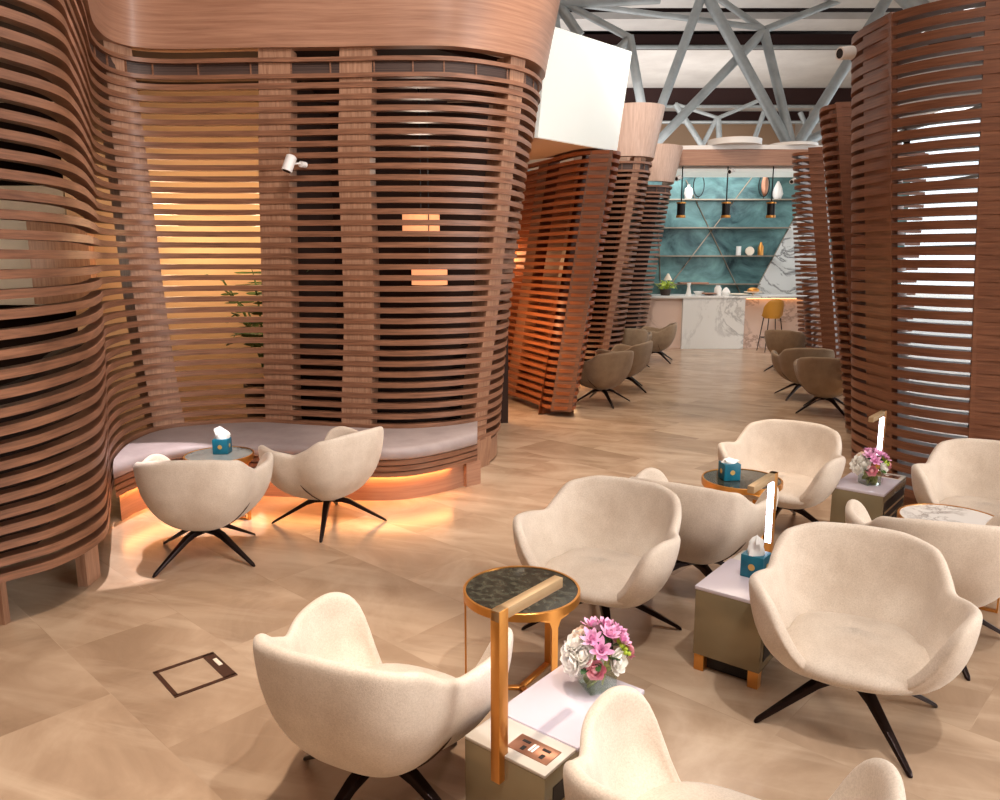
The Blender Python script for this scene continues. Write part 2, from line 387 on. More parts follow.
# ---- towers behind, left side of the aisle
bpl = Plan([0, 3.3], [
 [(-.8,12.2),(-.2,11.5),(.12,10.9),(.42,10.25),(.6,9.82),(.9,9.72),(.98,10.1),(1.0,11),(.9,12)],
 [(-.2,12.2),(.25,11.5),(.58,10.8),(.85,10.1),(1.05,9.84),(1.40,9.8),(1.52,10.2),(1.5,11),(1.4,12)]], 1)
tb = pod('orange lit slatted screen under the tilted white panel', bpl, .1, 3.28, [(4.5, 4.5, .27), (2.0, 2.0)], 'wood_warm_lit', ribmat='wood', step=.1)
mb = MB(); wall_sheet(mb, bpl, 0, 3.25, 0.3, 7.6, .42, .05); mb.build('inner_wall', 'wood_warm_lit', tb)
pnl = thing('ceiling_panel', 'tilted white square panel box hanging above the orange lit screen', 'panel')
a0, a1 = Vector((.415, 8.9, 3.3)), Vector((1.455, 10.1, 3.31)); b0, b1 = Vector((.512, 8.9, 4.45)), Vector((1.606, 10.1, 4.47))
nn = Vector((-.755, .655, 0))
mb = MB(); mb.add([a0, a1, b1, b0]+[q+nn*.05 for q in (a0, a1, b1, b0)], [(0, 1, 2, 3), (7, 6, 5, 4), (0, 4, 5, 1), (1, 5, 6, 2), (2, 6, 7, 3), (3, 7, 4, 0)])
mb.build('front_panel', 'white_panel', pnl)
mb = MB(); q = nn*.05+Vector((0, 0, -.0)); back = nn*1.4
v = [a0+q, a1+q, b1+q, b0+q]; v = [p+Vector((0, 0, .0)) for p in v]
mb.add(v+[p+back for p in v], [(0, 1, 2, 3), (7, 6, 5, 4), (0, 4, 5, 1), (1, 5, 6, 2), (2, 6, 7, 3), (3, 7, 4, 0)]); mb.build('soffit_box', 'soffit', pnl)
cpl = Plan([0, 3.3], [
 [(.7,14.8),(.85,13.8),(1.1,13.2),(1.5,12.95),(1.85,13.05),(2.05,13.5),(2.1,14.5)],
 [(1.3,14.8),(1.4,13.8),(1.6,13.2),(1.95,12.95),(2.3,13.02),(2.47,13.4),(2.5,14.5)]], 1)
ctw = pod('slatted tower with pale round crown just beyond the orange lit screen', cpl, .15, 3.36, [(3.5, 3.6, .12), (1.2, 1.2)], 'wood', grille=True, fascia=4.4, fmat='wood_pale', step=.12)
dpl = Plan([0, 3.3], [
 [(1.4,17.6),(1.6,16.8),(1.95,16.2),(2.4,15.95),(2.8,16.1),(3.0,16.5),(3.0,17.2)],
 [(2.1,17.6),(2.2,16.8),(2.5,16.2),(2.9,15.95),(3.3,16.1),(3.5,16.5),(3.5,17.2)]], 1)
dtw = pod('furthest left slatted tower with pale crown, next to the marble counter', dpl, .15, 3.26, [(2.6, 2.6, .12)], 'wood', grille=True, fascia=4.2, fmat='wood_pale', step=.12)
mb = MB(); wall_sheet(mb, cpl, 0, 3.5, .3, 5.8, .2, .05); mb.build('inner_wall', 'dark_inner', ctw)
mb = MB(); wall_sheet(mb, dpl, 0, 3.4, .3, 5.8, .2, .05); mb.build('inner_wall', 'dark_inner', dtw)
# ---- right side
rpl = Plan([0, 3.6], [
 [(4.0,8.0),(3.55,7.4),(3.22,6.9),(3.2,6.4),(3.25,6.05),(3.5,5.72),(3.9,5.5),(4.6,5.3),(5.6,5.2),(7,5.2)],
 [(3.7,8.0),(3.25,7.4),(2.93,6.9),(2.9,6.4),(2.98,6.12),(3.2,5.85),(3.55,5.62),(4.2,5.35),(5.4,5.2),(7,5.2)]], 1)
rpod = pod('near dark slatted screen filling the right edge, daylight showing through its gaps', rpl, .12, 3.8, [(3.1, 2.95, .40, .05), (5.65, 5.95, .42, .08), (8, 8)], 'wood_shaded', depth=.12, ribmat='wood_shaded', step=.07, sh=.062)
mb = MB(); ribbon(mb, rpl, 0, .12, 0, 9, .1, .05); mb.build('plinth', 'wood_shaded', rpod)
r2 = Plan([0, 3.6], [
 [(5.1,10.4),(4.5,9.6),(4.06,8.95),(4.12,8.68),(4.35,8.6),(4.6,8.62),(4.75,8.8)],
 [(4.5,10.4),(3.8,9.6),(3.5,8.95),(3.57,8.68),(3.85,8.6),(4.15,8.62),(4.3,8.8)]], 1)
pod('narrow dark slatted screen end standing just behind the near right screen', r2, .05, 3.62, [(3.5, 3.5, .3), (1.5, 1.5)], 'wood_shaded', ribmat='wood_shaded', step=.1)
r3 = Plan([0, 3.6], [
 [(5.6,13.8),(5.15,12.9),(5.0,12.4),(5.15,12.1),(5.5,12.0),(6.5,12.3)],
 [(5.3,13.8),(4.8,12.9),(4.45,12.4),(4.6,12.1),(5.2,12.0),(6.5,12.3)]], 1)
pod('dark slatted tower behind the taupe chairs, second of the far right ones', r3, .1, 3.62, [(3.2, 3.2, .2)], 'wood_shaded', ribmat='wood_shaded', step=.12)
r4 = Plan([0, 3.4], [
 [(6.8,17.0),(6.4,16.6),(6.5,16.25),(7.0,16.2),(8.0,16.3)],
 [(6.4,17.0),(6.0,16.6),(6.1,16.25),(6.6,16.2),(8.0,16.3)]], 1)
pod('furthest right slatted tower beside the bar stool', r4, .1, 3.3, [(3.2, 3.2, .2)], 'wood_shaded', ribmat='wood_shaded', step=.12)

# ------------------------------------------------------------------ bench
BF = [(-2.86,5.58),(-2.79,5.92),(-2.58,6.2),(-2.2,6.26),(-1.6,6.22),(-1.1,6.14),(-.75,6.16),(-.45,6.38),(-.2,6.68)]
def bench():
    root = thing('curved_bench', 'long curved bench with mauve grey cushion built along the slatted niche', 'bench')
    n = 48
    fr = [Vector(catmull(BF, 8*i/n)) for i in range(n+1)]
    bk = []
    for i in range(n+1):
        t = 6.0+(13.05-6.0)*i/n
        p = mpl.at(t, .5); nn = mpl.inn(t, .5); bk.append(Vector((p.x-nn.x*.012, p.y-nn.y*.012)))
    def strip(prof, mat, name, inset=0, i0=0, i1=n, par=root, sub=0):
        # prof: list of (fraction from front to back, z, inward offset in metres)
        mb = MB(); k = len(prof); vs = []
        for i in range(i0, i1+1):
            d = (bk[i]-fr[i]); L = d.length; d.normalize()
            for f, z, o in prof:
                p = fr[i]+d*(L*f+o); vs.append((p.x, p.y, z))
        m = i1-i0
        fs = [(i*k+j, i*k+(j+1) % k, (i+1)*k+(j+1) % k, (i+1)*k+j) for i in range(m) for j in range(k)]
        fs += [tuple(range(k))[::-1], tuple(range(m*k, (m+1)*k))]
        mb.add(vs, fs); return mb.build(name, mat, par, angle=50)
    strip([(0, .385, .02), (0, .40, .0), (0, .445, -.005), (0, .475, .012), (0, .49, .05), (1, .50, -.05), (1, .49, -.01), (1, .385, 0)], 'cushion', 'cushion')
    for j, z in enumerate((.335, .28, .225)):
        strip([(0, z, .03+.02*j), (0, z+.042, .03+.02*j), (0, z+.042, .16), (0, z, .16)], 'wood', 'front_slat')
    strip([(0, .0, .16), (0, .384, .16), (0, .384, .22), (0, .0, .22)], 'wood_fascia', 'kickboard', i0=1)
    strip([(0, .214, .12), (0, .224, .12), (0, .224, .15), (0, .214, .15)], 'led', 'light_strip', i0=1, i1=n-5)
    mb = MB(); mb.box((-.28, 6.78, .11), (.16, .14, .22), Matrix.Rotation(.7, 3, 'Z')); mb.build('foot', 'wood_fascia', root)
    return root
bench()

# ------------------------------------------------------------------ lounge chairs
def rim_h(ph):
    a = abs(math.degrees(ph))
    K = [(0, .30), (25, .305), (34, .385), (41, .56), (47, .635), (58, .66), (80, .635), (98, .615), (112, .655), (130, .735), (155, .763), (180, .767)]
    for (x0, y0), (x1, y1) in zip(K, K[1:]):
        if a <= x1:
            f = (a-x0)/(x1-x0); f = f*f*(3-2*f)*.5+f*.5; return y0+(y1-y0)*f
    return K[-1][1]
Z0 = .19
def prof_r(z, ph=PI):
    q = abs(math.degrees(ph)); k = math.exp(-((q-48)/26)**2)
    u = max(0, min(1, (z-Z0)/(.765-Z0))); return (1-(1-u)**(2.6+1.1*k))**.5
def plan_r(ph):
    c, s = math.cos(ph), math.sin(ph); q = abs(math.degrees(ph)); a = .42 if c > 0 else .39
    f = max(0, min(1, (q-72)/34)); f = f*f*(3-2*f); b = .448-.062*f; n = 3.3-.4*f
    return 1/((abs(c)/a)**n+(abs(s)/b)**n)**(1/n)
def shell_pt(ph, z, off=0):
    r = plan_r(ph)*prof_r(z, ph)-off; r = max(r, .0)
    return (r*math.cos(ph), r*math.sin(ph), z)
def chair_shell():
    mb = MB(); nc = 72; vs = []; rows = None
    for i in range(nc):
        ph = 2*PI*i/nc-PI; h = rim_h(ph); col = []
        col.append((.03*math.cos(ph), .03*math.sin(ph), Z0-.003))
        for k in (.012, .06, .14, .26, .42, .60, .78, .92):
            z = Z0+(h-.02-Z0)*k; col.append(shell_pt(ph, z))
        zt = h-.02; col.append(shell_pt(ph, zt))
        r = shell_pt(ph, zt); rr = math.hypot(r[0], r[1]); th = .05
        col.append(((rr-.008)*math.cos(ph), (rr-.008)*math.sin(ph), h-.004))
        col.append(((rr-th/2)*math.cos(ph), (rr-th/2)*math.sin(ph), h+.002))
        col.append(((rr-th+.006)*math.cos(ph), (rr-th+.006)*math.sin(ph), h-.006))
        col.append(((rr-th)*math.cos(ph), (rr-th)*math.sin(ph), h-.024))
        for k in (.8, .55, .3):
            z = min(.31, h-.04)+(h-.024-min(.31, h-.04))*k; q = shell_pt(ph, z); q = math.hypot(q[0], q[1])-.058
            col.append((q*math.cos(ph), q*math.sin(ph), z))
        col.append((.16*math.cos(ph),   .16*math.sin(ph), .255))
        rows = len(col); vs += col
    fs = [(i*rows+j, ((i+1) % nc)*rows+j, ((i+1) % nc)*rows+j+1, i*rows+j+1) for i in range(nc) for j in range(rows-1)]
    fs.append(tuple(i*rows for i in range(nc))[::-1]); fs.append(tuple(i*rows+rows-1 for i in range(nc)))
    mb.add(vs, fs); return mb
def make_chair(fab='fabric'):
    root = thing('lounge_chair', 'x', 'chair')
    chair_shell().build('shell', fab, root, sub=1)
    mb = MB(); nu, nv = 48, 10; vs = []
    for j in range(nv+1):
        q = -1+2*j/nv; zz = q; rr = (1-abs(q)**2.6)**(1/2.4)
        for i in range(nu):
            ph = 2*PI*i/nu; c, s = math.cos(ph), math.sin(ph); n = 2.7
            R = 1/((abs(c)/(.345 if c > 0 else .235))**n+(abs(s)/(.298 if c > 0 else .27))**n)**(1/n)*rr
            vs.append((R*c+.012, R*s, .340+.082*zz-.02*max(0, c)*max(0, zz)))
    fs = [(j*nu+i, j*nu+(i+1) % nu, (j+1)*nu+(i+1) % nu, (j+1)*nu+i) for j in range(nv) for i in range(nu)]
    mb.add(vs, fs); mb.build('seat_cushion', fab, root, angle=80)
    for sgn in (-1, 1):
        mb = MB(); pts = []
        for k in range(9):
            z = .235+.15*k/8; ph = sgn*math.radians(100+18*(1-k/8)**1.5)
            x, y, _ = shell_pt(ph, z, -.0015); pts.append((x, y, z))
        mb.tube(pts, [.0015]+[.0035]*6+[.002, .001], 6); mb.build('seam', 'seam', root)
    mb = MB(); mb.lathe([(0, .178), (.05, .178), (.062, .186), (.085, .197), (0, .197)], n=24); mb.build('hub', 'leg', root)
    lm = None
    for k in range(4):
        if lm is None:
            mb = MB(); secs = [(.0, .190, .026, .034), (.10, .188, .028, .038), (.16, .168, .025, .036), (.425, .014, .013, .018), (.438, .005, .008, .009)]
            vs = []
            for r, z, w, hh in secs:
                for a, b in ((-w, -hh/2), (w, -hh/2), (w*.8, hh/2), (-w*.8, hh/2)): vs.append((r, a, z+b))
            fs = [(4*i+q, 4*i+(q+1) % 4, 4*i+4+(q+1) % 4, 4*i+4+q) for i in range(4) for q in range(4)]+[(3, 2, 1, 0), (16, 17, 18, 19)]
            mb.add(vs, fs); l = mb.build('leg', 'leg', root, bevel=.003); lm = l.data
            for v in lm.vertices: v.co.z = max(v.co.z, .001)
        else:
            l = bpy.data.objects.new('leg', lm); COL.objects.link(l); l.parent = root
        l['k'] = k
    return root
proto = make_chair(); proto2 = None
used = [False]
def place_chair(x, y, face, base, label, group=None, src=None):
    first = not used[0] if src is None else False
    o = proto if first else copy_tree(src or proto); used[0] = True
    o['label'] = label
    if group: o['group'] = group
    o.location = (x, y, 0); o.rotation_euler = (0, 0, math.radians(face))
    for ch in [c for c in bpy.data.objects if c.parent == o and 'k' in c]:
        ch.rotation_euler = (0, 0, math.radians(base+90*ch['k']-face))
    return o
G1 = 'beige lounge chairs'
near = [
 (-2.0, 5.06, 94, -28, 'beige tub chair seen from behind, facing the curved bench'),
 (-1.31, 5.73, 146, 4, 'beige tub chair turned sideways beside the bench table, right of the back-facing one'),
 (-.435, 2.60, 66, 55, 'beige tub chair in the left foreground with its back to the brass lamp table'),
 (.555, 3.97, -118, 0, 'beige tub chair behind the dark round table in the middle of the picture'),
 (1.18, 4.50, 58, 20, 'beige tub chair seen from behind, half hidden by the middle chair'),
 (2.09, 5.58, -122, -35, 'beige tub chair behind the dark round table with the tissue box'),
 (1.545, 3.165, -113, 8, 'large beige tub chair at the right facing the camera, next to the tissue box table'),
 (2.29, 3.88, 72, -5, 'beige tub chair with its back to us, hidden behind the large right chair'),
 (3.20, 4.93, -125, -35, 'beige tub chair at the right edge behind the white marble table'),
 (.585, 1.865, 60, 40, 'beige tub chair cut off by the bottom edge beside the flower table'),
 (1.72, 1.31, 100, 30, 'beige tub chair of which only the rim shows at the bottom right')]
for x, y, f_, b_, lb in near: place_chair(x, y, f_, b_, lb, G1)
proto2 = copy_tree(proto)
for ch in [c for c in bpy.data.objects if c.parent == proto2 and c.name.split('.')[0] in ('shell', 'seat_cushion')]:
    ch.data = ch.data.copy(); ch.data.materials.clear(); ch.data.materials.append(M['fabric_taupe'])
far = [
 (1.42, 10.75, 125, 15, 'taupe tub chair nearest along the left slatted towers'),
 (1.92, 11.9, 150, 40, 'taupe tub chair behind the nearest one along the left towers'),
 (2.35, 14.3, 80, 10, 'taupe tub chair tucked against the pale crowned tower, seen from behind'),
 (3.05, 15.2, 165, 30, 'taupe tub chair furthest left, closest to the marble counter'),
 (4.28, 10.1, 62, 15, 'taupe tub chair nearest along the right dark screens'),
 (4.40, 11.2, 80, 40, 'taupe tub chair just behind the nearest one on the right'),
 (5.15, 13.9, 50, 10, 'small taupe tub chair furthest back on the right of the aisle')]
G2 = 'taupe lounge chairs along the aisle'
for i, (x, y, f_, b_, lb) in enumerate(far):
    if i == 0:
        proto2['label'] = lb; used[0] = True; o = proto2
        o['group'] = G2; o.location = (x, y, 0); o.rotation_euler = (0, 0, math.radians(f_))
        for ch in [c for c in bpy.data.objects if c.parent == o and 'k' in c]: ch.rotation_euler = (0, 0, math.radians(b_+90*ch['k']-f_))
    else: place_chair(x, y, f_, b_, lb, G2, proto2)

# ------------------------------------------------------------------ round tables
def round_table(x, y, R, zt, stone, label, angs, low=None):
    root = thing('round_side_table', label, 'table', (x, y, 0), 0, 'round brass side tables')
    mb = MB(); mb.lathe([(0, zt-.016), (R-.012, zt-.016), (R-.012, zt), (0, zt)], n=64); mb.build('table_top', stone, root)
    mb = MB(); mb.lathe([(R-.012, zt-.034), (R, zt-.034), (R, zt+.002), (R-.002, zt+.004), (R-.012, zt+.004), (R-.012, zt-.034)], n=64)
    mb.build('rim', 'brass', root)
    for a in angs:
        c, s = math.cos(math.radians(a)), math.sin(math.radians(a)); Rm = Matrix.Rotation(math.radians(a), 3, 'Z')
        mb = MB(); r = R-.010
        # flat bar leg that widens where it meets the rim, folding into a floor bar
        prof = [(-.075, zt-.034), (-.03, zt-.05), (-.016, zt-.085), (-.016, .0), (.016, .0), (.016, zt-.085), (.03, zt-.05), (.075, zt-.034)]
        vs = []
        for dx in (-.004, .004):
            for w, z in prof:
                q = Rm @ Vector((r+dx, w, z)); vs.append(q)
        n = len(prof)
        mb.add(vs, [(i, (i+1) % n, n+(i+1) % n, n+i) for i in range(n)]+[tuple(range(n))[::-1], tuple(range(n, 2*n))])
        mb.build('leg', 'brass', root)
        mb = MB(); q = Rm @ Vector((r/2, 0, .006)); mb.box(q, (r, .032, .012), Rm); mb.build('floor_bar', 'brass', root, bevel=.002)
    return root
round_table(.10, 3.38, .27, .5, 'dark_marble', 'round brass side table with dark marble top beside the foreground brass lamp', (180, -58, 58))
round_table(1.67, 5.2, .27, .5, 'dark_marble', 'round brass side table with dark marble top carrying a blue tissue box', (190, -75, 50))
round_table(2.64, 4.36, .285, .5, 'white_marble', 'round side table with white veined marble top at the right', (200, -40, 80))
round_table(-2.18, 5.88, .26, .5, 'grey_marble', 'round side table with grey marble top in front of the curved bench', (170, -20, 70))

# ------------------------------------------------------------------ power side tables with lamps
def power_table(x, y, rz, lamp_end, label):
    """box table, long axis local x, origin at its near-left short side centre"""
    L, W, T = .62, .33, .43
    root = thing('power_side_table', label, 'side table', (x, y, 0), rz, 'box side tables with lamps')
    bz = .085
    mb = MB(); vs = []
    # body narrows slightly towards the floor on the near side
    mb.prism([(0, -W/2), (L, -W/2), (L, W/2), (0, W/2)], bz, T-.012); mb.build('body', 'box_body', root, bevel=.003)
    e_, l_ = (L*.14, L*.64) if lamp_end == 0 else (L*.86, L*.36)
    mb = MB(); mb.box((e_, 0, T-.006), (L*.28, W, .012)); mb.build('end_top', 'box_top', root, bevel=.002)
    mb = MB(); mb.box((l_, 0, T-.003), (L*.72, W+.012, .018)); mb.build('lid', 'box_lid', root, bevel=.003)
    mb = MB(); mb.box((L*.5, -W/2-.001, T-.13), (L*.86, .004, .13)); mb.box((L*.5, -W/2-.001, .17), (L*.86, .004, .08)); mb.build('open_shelf', 'slot', root)
    mb = MB(); mb.box((L*.5, -W/2-.004, T-.14), (L*.84, .006, .012)); mb.build('drawer_edge', 'brass_dull', root)
    for fx, fy in ((.03, -W/2+.03), (.03, W/2-.03), (L-.03, -W/2+.03), (L-.03, W/2-.03)):
        mb = MB(); mb.box((fx, fy, bz/2), (.05, .05, bz)); mb.build('foot', 'brass', root, bevel=.002)
    mb = MB(); mb.box((L*.5, 0, .04), (L-.1, W-.1, .07)); mb.build('recessed_base', 'slot', root)
    sx = 1 if lamp_end == 0 else -1
    px = .0 if lamp_end == 0 else L-.03; zt = .93 if lamp_end == 0 else .90
    py = .012 if lamp_end == 0 else .02
    z0 = T-.09 if lamp_end == 0 else T
    xo = px-.004 if lamp_end == 0 else px
    mb = MB(); mb.box((xo, py, (z0+zt)/2), (.045, .036, zt-z0)); post = mb.build('lamp_post', 'brass', root, bevel=.0015)
    mb = MB(); mb.box((xo+sx*.15, py, zt-.018), (.345, .034, .036)); mb.build('lamp_arm', 'brass_dull', post, bevel=.0015)
    mb = MB(); mb.box((xo+sx*.0210, py, (T+.09+zt-.045)/2), (.006, .033, zt-.045-T-.09)); mb.build('light_tube', 'tube', post, bevel=.003)
    # power outlet plate
    ox = .085 if lamp_end == 0 else L-.09
    zc = T+.0015
    mb = MB(); mb.box((ox, -.06, zc), (.085, .16, .003)); pl_ = mb.build('outlet_plate', 'rose_brass', root, bevel=.001)
    mb = MB()
    for dx, dy, w, h in ((-.018, -.105, .022, .014), (.016, -.10, .012, .03), (-.018, -.03, .022, .014), (.016, -.02, .012, .03)):
        mb.box((ox+dx, dy, zc+.002), (w, h, .001))
    mb.build('socket', 'slot', pl_)
    mb = MB(); mb.box((ox, -.065, zc+.0022), (.04, .008, .002)); mb.box((ox, -.053, zc+.0022), (.04, .008, .002)); mb.build('usb_port', 'white_gloss', pl_)
    return root
th = math.radians(51)
power_table(.01, 2.26, th, 0, 'box side table in the foreground with tall brass lamp post and flower vase')
power_table(1.08, 3.46, math.radians(52), 1, 'box side table beside the large right chair, with glowing tube lamp and tissue box')
power_table(2.45, 5.15, math.radians(50), 1, 'box side table with glowing tube lamp and flowers in front of the right screen')

# ------------------------------------------------------------------ tissue boxes
def tissue_box(x, y, z, rz, label, s=.115, tall=True):
    root = thing('tissue_box', label, 'tissue box', (x, y, z), rz, 'teal tissue boxes')
    mb = MB(); mb.box((0, 0, s/2), (s, s, s)); mb.build('box', 'teal_box', root, bevel=.003)
    for k in range(4):
        Rm = Matrix.Rotation(k*PI/2, 3, 'Z')
        mb = MB(); a = Rm @ Vector((s/2, 0, s*.5)); b = Rm @ Vector((s/2+.002, 0, s*.5)); mb.cyl(a, b, .017, n=24); e = mb.build('emblem', 'gold', root)
    mb = MB(); n = 14; k = 7; vs = []; hh = .09 if tall else .03
    rnd = random.Random(3)
    for j in range(k):
        f = j/(k-1); r0 = .052*(1-f**2.4)**.6+.004; zz = s+hh*f
        for i in range(n):
            t = 2*PI*i/n; r = r0*(1+.35*math.sin(3*t+j*.6)*(.4+f)); vs.append((r*math.cos(t)+.012*f*math.sin(j), r*.62*math.sin(t), zz+.008*math.sin(2*t)*f))
    mb.add(vs, [(j*n+i, j*n+(i+1) % n, (j+1)*n+(i+1) % n, (j+1)*n+i) for j in range(k-1) for i in range(n)]+[tuple(range((k-1)*n, k*n))])
    mb.build('tissue', 'tissue', root)
    return root
tissue_box(-2.17, 5.93, .502, .03, 'teal tissue box with gold emblem on the grey table by the bench')
tissue_box(1.58, 5.20, .502, .12, 'teal tissue box on the dark round table behind the middle chairs', tall=False)
tissue_box(1.28, 3.69, .437, math.radians(50), 'teal tissue box with white tissue sticking up on the lamp side table')

# ------------------------------------------------------------------ flower arrangements
def bouquet(x, y, z, rz, label, seed, sc=1.0):
    rnd = random.Random(seed)
    root = thing('flower_vase', label, 'flowers', (x, y, z), rz, 'flower arrangements'); root.scale = (sc,)*3
    w, h, t = .105, .10, .004
    mb = MB()
    for dx, dy, sx, sy in ((w/2, 0, t, w), (-w/2, 0, t, w), (0, w/2, w-t, t), (0, -w/2, w-t, t)): mb.box((dx, dy, h/2), (sx, sy, h))
    mb.box((0, 0, .004), (w-t, w-t, .006)); mb.build('glass_cube', 'glass', root)
    mb = MB(); 
    for i in range(9):
        a = rnd.uniform(0, 2*PI); c = Vector((.03*math.cos(a), .03*math.sin(a), rnd.uniform(.03, .085)))
        mb.ell(c, (.024, .008, .036), 8, 5, Matrix.Rotation(a, 3, 'Z') @ Matrix.Rotation(rnd.uniform(-.9, .9), 3, 'X'))
    for i in range(8):
        a = rnd.uniform(0, 2*PI); mb.cyl((.02*math.cos(a), .02*math.sin(a), .01), (.05*math.cos(a+.5), .05*math.sin(a+.5), .13), .003, n=6)
    mb.build('stems', 'vase_leaf', root)
    mb = MB()
    for i in range(26):
        a = rnd.uniform(0, 2*PI); el = rnd.uniform(.0, 1.2); r = .10
        c = Vector((r*math.cos(a)*math.cos(el), r*math.sin(a)*math.cos(el), .115+r*.8*math.sin(el)))
        mb.ell(c, (.034, .013, .003), 8, 4, Matrix.Rotation(a, 3, 'Z') @ Matrix.Rotation(-el+rnd.uniform(-.5, .5), 3, 'Y') @ Matrix.Rotation(rnd.uniform(-.8, .8), 3, 'X'))
    mb.build('leaves', 'leaf', root)
    def petal(mb, base, d, up, L, W, curl):
        d = d.normalized(); side = d.cross(up).normalized(); vs = []
        for i, f in enumerate((0, .3, .6, .85, 1)):
            ww = W*(math.sin(PI*min(1, f*.85+.08)))**.7*(1 if f < 1 else .25); p = base+d*L*f+up*(curl*f*f*L)
            vs += [p-side*ww, p+up*(-.15*ww), p+side*ww]
        fs = []
        for i in range(4):
            for j in range(2): fs.append((3*i+j, 3*i+j+1, 3*i+4+j, 3*i+3+j))
        mb.add(vs, fs)
    def rose(c, n, r, mat, name='rose'):
        mb = MB(); n = n.normalized(); a = n.orthogonal().normalized(); b = n.cross(a)
        mb.ell(c, (r*.45, r*.45, r*.5), 10, 6)
        for ring, (cnt, el, L) in enumerate(((4, 1.25, .75), (5, .95, .9), (6, .55, 1.05), (6, .15, 1.1))):
            for k in range(cnt):
                t = 2*PI*k/cnt+ring*.5; d = (a*math.cos(t)+b*math.sin(t))
                petal(mb, c-n*r*.3+d*r*.25, d*math.cos(el)+n*math.sin(el), (n*math.cos(el)-d*math.sin(el)), r*L, r*.55, .25)
        return mb.build(name, mat, root, angle=180)
    def orchid(c, n, r, mat, name='orchid'):
        mb = MB(); n = n.normalized(); a = n.orthogonal().normalized(); b = n.cross(a)
        for ring, (cnt, el, L) in enumerate(((7, .35, 1.0), (6, .8, .75), (4, 1.2, .5))):
            for k in range(cnt):
                t = 2*PI*k/cnt+ring*.4+rnd.uniform(-.1, .1); d = a*math.cos(t)+b*math.sin(t)
                petal(mb, c, d*math.cos(el)+n*math.sin(el), n*math.cos(el)-d*math.sin(el), r*L*rnd.uniform(.85, 1.1), r*.2, .2)
        mb.ell(c+n*.004, (r*.13,)*3, 8, 5); return mb.build(name, mat, root, angle=180)
    O = Vector((0, 0, .11))
    def put(fn, az, el, R, r, mat, name):
        az, el = math.radians(az), math.radians(el); d = Vector((math.cos(az)*math.cos(el), math.sin(az)*math.cos(el), math.sin(el)))
        return fn(O+Vector((d.x*R, d.y*R, d.z*R*.95)), d, r, mat, name)
    # white roses at the left and front, pink orchids over the top, pink roses low
    for az, el, R in ((-60, 12, .088), (172, 42, .115), (190, 8, .118), (165, 15, .115), (205, 30, .10)): put(rose, az, el, R, .040, 'petal_white', 'white_rose')
    put(rose, 150, 55, .115, .036, 'petal_cream', 'cream_rose')
    for az, el, R in ((220, 62, .115), (100, 75, .12), (300, 68, .12), (20, 70, .12), (250, 42, .115), (330, 45, .115), (0, 48, .12), (60, 45, .11)): put(orchid, az, el, R, .052, 'petal_pink', 'pink_orchid')
    for az, el, R in ((238, 4, .095), (-12, 14, .12), (20, 25, .115)): put(rose, az, el, R, .032, 'petal_rose', 'pink_rose')
    mb = MB()
    for i in range(16):
        az, el = math.radians(rnd.uniform(-50, -5)), math.radians(rnd.uniform(18, 50)); R = rnd.uniform(.105, .125)
        mb.ell((math.cos(az)*math.cos(el)*R, math.sin(az)*math.cos(el)*R, .11+math.sin(el)*R), (.0085,)*3, 8, 6)
    mb.build('berries', 'berry', root)
    return root
bouquet(.36, 2.66, .437, .35, 'square glass vase of white roses and pink orchids on the foreground lamp table', 5)
bouquet(2.60, 5.30, .437, .2, 'square glass vase of mixed pink flowers on the table by the right screen', 9, 1.0)

# ------------------------------------------------------------------ floor outlet cover
fo = thing('floor_box', 'bronze framed square floor outlet cover set in the left floor', 'floor outlet', (-1.49, 3.51, 0), math.radians(42))
mb = MB(); s = .14
for c, d in (((0, -s, .002), (2*s+.02, .02, .006)), ((0, s, .002), (2*s+.02, .02, .006)), ((-s, 0, .002), (.02, 2*s, .006)), ((s-.02, 0, .002), (.06, 2*s, .006))): mb.box(c, d)
mb.build('frame', 'frame_brown', fo)
mb = MB(); mb.box((s-.015, .03, .0065), (.02, .08, .003)); mb.build('label_plate', 'outlet', fo)


# ------------------------------------------------------------------ spotlights
def spot_fix(p, aim, label, r=.045, L=.13):
    root = thing('spotlight', label, 'spotlight', p)
    d = Vector(aim).normalized()
    mb = MB(); mb.cyl(-d*L/2, d*L/2, r, n=24); mb.cyl(-d*(L/2+.012), -d*L/2, r*.7, r, n=24); mb.build('head', 'white_paint', root)
    mb = MB(); mb.cyl(d*L/2, d*(L/2+.002), r*.75, n=24); mb.build('lens', 'slot', root)
    mb = MB(); mb.cyl((0, 0, 0), (r*1.9, .12, .02), .008, n=8); mb.cyl((r*1.6, .1, .01), (r*2.2, .16, .01), .025, n=12); mb.build('bracket', 'white_paint', root)
    return root
spot_fix(at(289, 164, 6.82), (-.25, -.2, -.75), 'small white spotlight fixed to the slatted wall above the bench')
spot_fix(at(846, 53, 6.65), (-1, -.3, -.15), 'white spotlight at the top corner of the near right screen', .05, .12)

